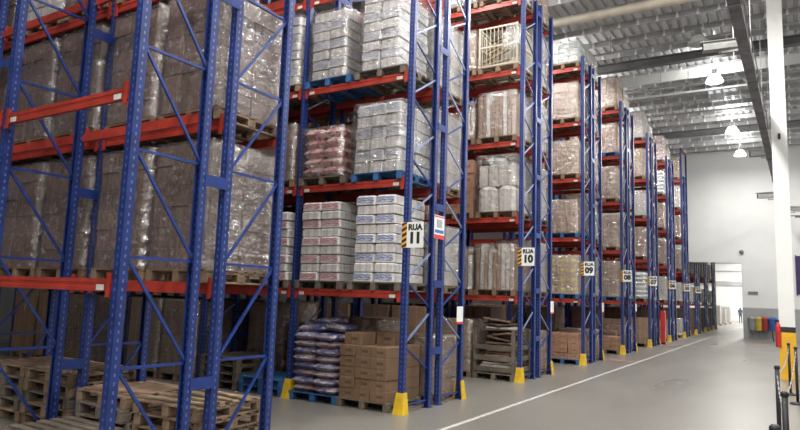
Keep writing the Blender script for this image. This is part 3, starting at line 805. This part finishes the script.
# ------------------------------------------------------------------ empty pallets under the nearest rack
def pile(x, y, n, rz, mats, nm, jx=.02):
    for i in range(n):
        pallet(x + R.uniform(-jx, jx), y + R.uniform(-jx, jx), i * .142, R.choice(mats), 'worn empty pallet, %s from floor, %s' % (ORD[i + 1], nm), rz * .5 + R.uniform(-.05, .05), 1.0, 1.0, True, 'empty pallets under the nearest rack')
xb = row_y(0) + D + S + D / 2
pile(-.62, xb, 4, .05, ['pallet_wood'], 'pile at the end of the nearest rack')
pile(-1.66, xb - .03, 4, -.06, ['pallet_wood', 'pallet_grey'], 'second pile of the nearest rack')
pile(-2.86, xb, 5, .03, ['pallet_wood', 'pallet_grey'], 'third pile of the nearest rack')
pile(-3.9, xb, 5, -.03, ['pallet_grey', 'pallet_wood'], 'fourth pile of the nearest rack')
pile(-1.55, row_y(0) + .42, 2, .0, ['pallet_grey'], 'low front pile of the nearest rack')
y11 = row_y(1)
for i in range(2): pallet(-2.83, y11 + .38, i * .142, 'pallet_blue', 'blue empty pallet, %s of two beside the sack pile' % ['lower', 'upper'][i], .03)
for i in range(4): pallet(-3.88, y11 + .4, i * .142, 'pallet_grey', 'grey empty pallet, %s from floor, inner pile of second rack' % ORD[i + 1], -.04)
obj('cardboard_sheet', cbox(.95, .6, .02, 'card_tan', .003), None, (-1.66, xb - .1, .572), (0, .0, .25), label='flat tan cardboard sheet lying on the second pallet pile', cat='cardboard')
for i in range(4):
    obj('loose_board', cbox(1.0, .08, .022, 'stick_wood', .003), None, (-.66 + .03 * i, xb - .35 + .22 * i, .571), (0, 0, .12 - .1 * i), label='loose pale board on the end pallet pile, %s from the front' % ORD[i + 1], cat='board', group='loose boards on the end pile')

# ------------------------------------------------------------------ aisle signs
def sign(k):
    y0 = row_y(k)
    t = empty('aisle_sign', (-.045, y0 - .075, 2.53), label='white aisle sign reading RUA %s with striped edge, on the %s' % (NUM[k], rackname(k)), cat='sign', group='aisle signs')
    obj('plate', cached('plate', lambda: MB().box(.09, .385, -.003, .003, 0, .40).mesh('plate', 'white_paint')), t)
    obj('stripe_plate', cached('splate', lambda: MB().box(0, .09, -.003, .003, 0, .40).mesh('stripe_plate', 'orange_stripe')), t)
    def stripes():
        m = MB()
        for i in range(5):
            z0 = -.02 + .088 * i; z1 = z0 + .046; o = len(m.v)
            pts = [(a, min(max(b, 0), .40)) for a, b in ((0, z0), (.09, z0 + .05), (.09, z1 + .05), (0, z1))]
            m.v += [(a, -.006, b) for a, b in pts] + [(a, -.003, b) for a, b in pts]
            m.f += [(o, o + 1, o + 2, o + 3), (o + 4, o + 7, o + 6, o + 5)]
        return m.mesh('stripe_print', 'black_paint')
    obj('stripe_print', cached('sprint', stripes), t)
    obj('mount', cached('smount', lambda: MB().box(.01, .08, .003, .03, .1, .14).box(.01, .08, .003, .03, .26, .30).mesh('mount', 'dark_steel')), t)
    obj('lettering', TEXT['RUA'], t, (.238, -.0035, .315), (math.pi / 2, 0, 0))
    obj('lettering', TEXT[NUM[k]], t, (.238, -.0035, .145), (math.pi / 2, 0, 0))
for k in range(1, 9): sign(k)
# notice on the row spacer and small tags
t = empty('notice_board', (UPW / 2 + .012, row_y(1) + D - .04, 2.76), label='white notice with grey picture, blue and red bands, second rack', cat='notice')
obj('sheet', MB().box(0, .004, 0, .36, 0, .40).mesh('sheet', 'white_paint'), t)
obj('picture', MB().box(.004, .006, .08, .28, .19, .33).mesh('picture', 'poster_grey'), t)
obj('blue_band', MB().box(.004, .006, .03, .33, .10, .155).mesh('blue_band', 'poster_blue'), t)
obj('red_band', MB().box(.004, .006, 0, .36, 0, .07).mesh('red_band', 'poster_red'), t)
obj('red_heading', MB().box(.004, .006, .0, .36, .365, .39).mesh('red_heading', 'poster_red'), t)
for k in (1, 2, 3, 4):
    t = empty('hanging_tag', (UPW / 2 + .012, row_y(k) + 2 * D + S - (.28 if k == 1 else .1), 1.36 if k == 1 else 1.5), label='white tag with red foot on the far upright of the %s' % rackname(k), cat='tag', group='white tags on the uprights')
    obj('sheet', cached('tsheet', lambda: MB().box(0, .004, 0, .24, 0, .27).mesh('sheet', 'white_paint')), t)
    obj('red_foot', cached('tfoot', lambda: MB().box(0, .0045, 0, .24, -.04, 0).mesh('red_foot', 'poster_red')), t)

# ------------------------------------------------------------------ right side: column, extinguisher, posts, pipe, housings
CX, CY = 4.98, 19.4
t = empty('steel_column', (CX, CY, 0), label='white steel column with yellow foot and black band', cat='column')
obj('shaft', MB().box(-.18, .18, -.15, .15, 1.32, ROOF).mesh('shaft', 'white_paint'), t)
obj('yellow_foot', MB().box(-.186, .186, -.156, .156, 0, 1.18).mesh('yellow_foot', 'yellow_paint'), t)
obj('black_band', MB().box(-.186, .186, -.156, .156, 1.18, 1.32).mesh('black_band', 'black_paint'), t)
obj('switch_box', MB().box(-.03, .03, -.19, -.15, 6.25, 6.4).mesh('switch_box', 'black_plastic'), t)
t = empty('fire_extinguisher', (CX - .20, CY - .16, .80), label='red fire extinguisher hung on the side of the white column', cat='fire extinguisher')
obj('cylinder', MB().lathe([(0, 0), (.06, 0), (.065, .03), (.065, .5), (.05, .57), (.025, .6), (.025, .64), (0, .64)], 16).mesh('cylinder', 'red_paint', True), t)
obj('valve', MB().box(-.06, .03, -.02, .02, .64, .69).mesh('valve', 'black_plastic'), t)
obj('hose', MB().tube([(-.03, -.04, .66), (-.12, -.05, .55), (-.12, -.05, .25), (-.1, -.05, .12)], .014, 6).mesh('hose', 'black_plastic', True), t)
obj('bracket', MB().box(-.02, .02, .05, .12, .3, .36).mesh('bracket', 'black_plastic'), t)

posts = {}
def post(px, py, hh, label):
    p_ = on_plane(px, py, 2, hh)
    t = empty('barrier_post', (p_.x, p_.y, 0), label=label, cat='post', group='black barrier posts')
    obj('pole', cached('pole', lambda: MB().tube([(0, 0, .02), (0, 0, 1.06)], .027, 10).mesh('pole', 'black_plastic', True)), t)
    obj('cap', cached('pcap', lambda: MB().lathe([(0, 1.075), (.02, 1.075), (.034, 1.06), (.034, 1.03), (.027, 1.03)], 10).mesh('cap', 'black_plastic', True)), t)
    obj('foot', cached('pfoot', lambda: MB().lathe([(0, .05), (.04, .05), (.12, .03), (.14, 0), (0, 0)], 16).mesh('foot', 'black_plastic', True)), t)
    posts[label] = p_; return p_
pA = post(775, 427, 1.06, 'short-looking black barrier post cut by the picture edge')
pB = post(784.5, 393, 1.06, 'thick nearest black barrier post standing before the others')
pC = post(777, 366.5, 1.06, 'black barrier post standing farthest out on the aisle')
pD = post(788.5, 343.5, 1.06, 'slim black barrier post in front of the yellow column foot')
pE = post(795.5, 347.5, 1.06, 'black barrier post at the picture edge beside the yellow foot')
def chain(a, b, label, z=.98, sag=.1):
    m = MB(); n = 22; L = (b - a).length
    pts = [a.lerp(b, i / n) for i in range(n + 1)]
    pts = [Vector((p.x, p.y, z - sag * 4 * (i / n) * (1 - i / n))) for i, p in enumerate(pts)]
    for i in range(n):
        up = (0, 0, 1) if i % 2 else (1, 0, 0)
        d = (pts[i + 1] - pts[i]); m.bar(pts[i] - d * .1, pts[i + 1] + d * .1, .016, .006, up)
    obj('barrier_chain', m.mesh('barrier_chain', 'grey_plastic'), None, label=label, cat='chain', group='barrier chains')
chain(pC, pD, 'thin chain between the outer post and the slim post', .95)
chain(pB, pE, 'thin chain between the thick post and the edge post', .98)
chain(pB, pC, 'thin chain from the thick post to the outer post', .95, .15)

# long service duct under the roof, running along the aisle
a = Vector((4.46, 11.7, 7.0)); b_ = Vector((4.84, 40.9, 7.0)); d = (b_ - a).normalized(); a0 = a - d * 12
t = empty('service_duct', (a0.x, a0.y, a0.z), label='dark grey service duct running high along the aisle', cat='duct')
obj('channel', MB().bar((0, 0, 0), b_ - a0, .20, .16).mesh('channel', 'duct_grey'), t)
obj('lip', MB().bar((.135, 0, .06), b_ - a0 + Vector((.135, 0, .06)), .02, .03).mesh('lip', 'housing_grey'), t)
for i in range(9):
    p_ = d * (3 + i * 4.5)
    obj('joint_collar', cached('collar', lambda: MB().box(-.128, .128, -.03, .03, -.095, .095).mesh('joint_collar', 'grey_plastic')), t, p_)
    obj('hanger_rod', cached('rod', lambda: MB().box(-.01, .01, -.01, .01, .07, ROOF - 7.0).mesh('hanger_rod', 'purlin_grey')), t, p_)
obj('end_arm', MB().box(0, .75, -.03, .03, -.16, -.10).box(.55, .85, -.1, .1, -.24, -.12).mesh('end_arm', 'duct_grey'), t, b_ - a0)
def duct_x(y): return a.x + (b_.x - a.x) * (y - a.y) / (b_.y - a.y)
def housing(px, py, L, label, rz, tilt, z=6.93):
    p_ = on_plane(px, py, 2, z); arm = duct_x(p_.y) - p_.x
    t = empty('camera_housing', p_, 0, label=label, cat='camera', group='surveillance cameras on the duct')
    h = L * .30
    prof = [(-h / 2, 0), (h / 2, 0), (h / 2, h * .55), (h * .35, h * .9), (-h * .35, h * .9), (-h / 2, h * .55)]
    e = obj('body', MB().prism(prof, 0, -L / 2, L / 2).mesh('body', 'housing_grey'), t, rot=(0, tilt, rz))
    obj('hood', MB().box(-L / 2 - .05, L / 2, -h * .55, h * .55, h * .9, h * .98).mesh('hood', 'housing_grey'), e)
    obj('lens', MB().box(-L / 2 - .01, -L / 2, -h * .35, h * .35, h * .12, h * .7).mesh('lens', 'black_plastic'), e)
    obj('bracket', MB().bar((0, 0, .02), (0, 0, -h * .4), .04, .04).bar((0, 0, -h * .3), (arm - .1 * math.copysign(1, arm), 0, -h * .3), .04, .04).mesh('bracket', 'housing_grey'), t)
housing(720, 50, .62, 'large grey camera housing on the duct, nearest of the cameras', .25, -.05)
housing(762, 156, .72, 'grey camera housing on the duct above the end wall', .25, -.05)
housing(768.5, 198, .9, 'grey camera housing at the far end of the duct', .25, -.05)
housing(794.5, 211, .8, 'small dark camera at the far duct end beside the column', .3, .05)
# pale strip hanging beside the duct
p_ = on_plane(733, 27, 1, 14.2)
t = empty('hanging_strip', p_, label='narrow white strip hanging beside the duct', cat='strip')
obj('blade', MB().bar((0, 0, 0), (.0, .0, -1.0), .05, .015).mesh('blade', 'white_paint'), t)
obj('cord', MB().box(-.006, .006, -.006, .006, 0, ROOF - p_.z).mesh('cord', 'purlin_grey'), t)

# recycling bins at the end wall
for i, (px, mt, nm) in enumerate(((752, 'grey_plastic', 'grey'), (759, 'yellow_bin', 'yellow'), (765, 'red_bin', 'red'), (773, 'blue_bin', 'blue'))):
    p_ = on_plane(px, 328, 1, WALL_Y - .45)
    t = empty('recycling_bin', (p_.x, p_.y, .0), label='%s recycling bin on a stand by the end wall' % nm, cat='bin', group='recycling bins by the end wall')
    obj('body', MB().lathe([(0, .5), (.17, .5), (.22, 1.12), (0, 1.12)], 12).mesh('body', mt), t)
    obj('lid', MB().lathe([(.235, 1.12), (.235, 1.16), (.16, 1.25), (0, 1.27)], 12).mesh('lid', mt), t)
    obj('stand', MB().box(-.02, .02, .2, .24, 0, 1.1).box(-.18, .18, -.2, .24, 0, .03).box(-.05, .05, -.05, .24, .44, .5).mesh('stand', 'grey_plastic'), t)
p_ = on_plane(753, 293, 1, WALL_Y - .02)
obj('wall_plate', MB().box(-.25, .25, -.02, 0, -.08, .08).mesh('wall_plate', 'dark_steel'), None, p_, label='small dark plate on the white end wall', cat='plate')
p_ = on_plane(741.5, 252, 1, WALL_Y - .03)
obj('alarm_bell', MB().lathe([(0, 0), (.12, 0), (.12, .06), (.05, .1), (0, .1)], 12).mesh('alarm_bell', 'dark_steel'), None, p_, (math.pi / 2, 0, 0), label='small dark bell above the opening in the end wall', cat='bell')
# purple panel at the picture edge
p_ = on_plane(799, 273, 1, WALL_Y - .03)
obj('wall_panel', MB().box(-.1, 1.2, -.03, 0, -1.2, .95).box(-.16, -.1, -.05, 0, -1.26, 1.0).mesh('wall_panel', 'purple_panel'), None, p_, label='purple panel on the end wall behind the white column', cat='panel')

# red hose post between RUA 07 and RUA 06
t = empty('hydrant_cabinet', (.12, row_y(5) + 2 * D + S + .55, 0), label='slim red fire hose cabinet standing beside the sixth rack', cat='cabinet')
obj('body', MB().box(-.09, .09, -.12, .12, .1, 1.5).mesh('body', 'red_paint'), t)
obj('door', MB().box(.09, .1, -.1, .1, .6, 1.4).mesh('door', 'red_paint'), t)
obj('plinth', MB().box(-.08, .08, -.1, .1, 0, .1).mesh('plinth', 'black_paint'), t)

# far hall: wrapped pallets and a person
for i, (x, y, h) in enumerate(((-1.3, 62, 1.5), (-1.1, 66, 1.7), (-1.0, 70, 1.3), (-.9, 74, 1.6))):
    pallet(x, y, 0, 'pallet_wood', 'pallet in the far hall, %s beyond the dark racks' % ORD[i + 1], parts=False, group='pallets in the far hall')
    load('card_white', x, y, .14, 1., 1., h, 'film-wrapped white load in the far hall, %s beyond the dark racks' % ORD[i + 1], nx=2, ny=2, nz=3, group='loads in the far hall')
def person(x, y, rz):
    me = bpy.data.meshes.new('person')
    V = [(0, 0, .92), (0, 0, 1.15), (0, 0, 1.40), (0, 0, 1.50), (0, .01, 1.60), (0, .01, 1.70),
         (.17, 0, 1.40), (.24, .0, 1.12), (.25, -.06, .86), (-.17, 0, 1.40), (-.24, 0, 1.12), (-.25, -.06, .86),
         (.09, 0, .86), (.10, -.02, .48), (.11, .02, .08), (.12, -.12, .04), (-.09, 0, .86), (-.10, .02, .48), (-.11, .04, .08), (-.12, -.10, .04)]
    E_ = [(0, 1), (1, 2), (2, 3), (3, 4), (4, 5), (2, 6), (6, 7), (7, 8), (2, 9), (9, 10), (10, 11), (0, 12), (12, 13), (13, 14), (14, 15), (0, 16), (16, 17), (17, 18), (18, 19)]
    rad = [.15, .14, .15, .06, .09, .085, .07, .05, .035, .07, .05, .035, .09, .065, .045, .04, .09, .065, .045, .04]
    me.from_pydata(V, E_, []); o = obj('person', me, None, (x, y, 0), (0, 0, rz), label='distant person in dark clothes standing in the far hall', cat='person')
    md = o.modifiers.new('skin', 'SKIN'); sv = me.skin_vertices[0].data
    for i, r_ in enumerate(rad): sv[i].radius = (r_, r_ * .8)
    sv[0].use_root = True
    o.modifiers.new('sub', 'SUBSURF').levels = 1
    me.materials.append(MATS['clothes_dark'])
person(.25, 78, .3)
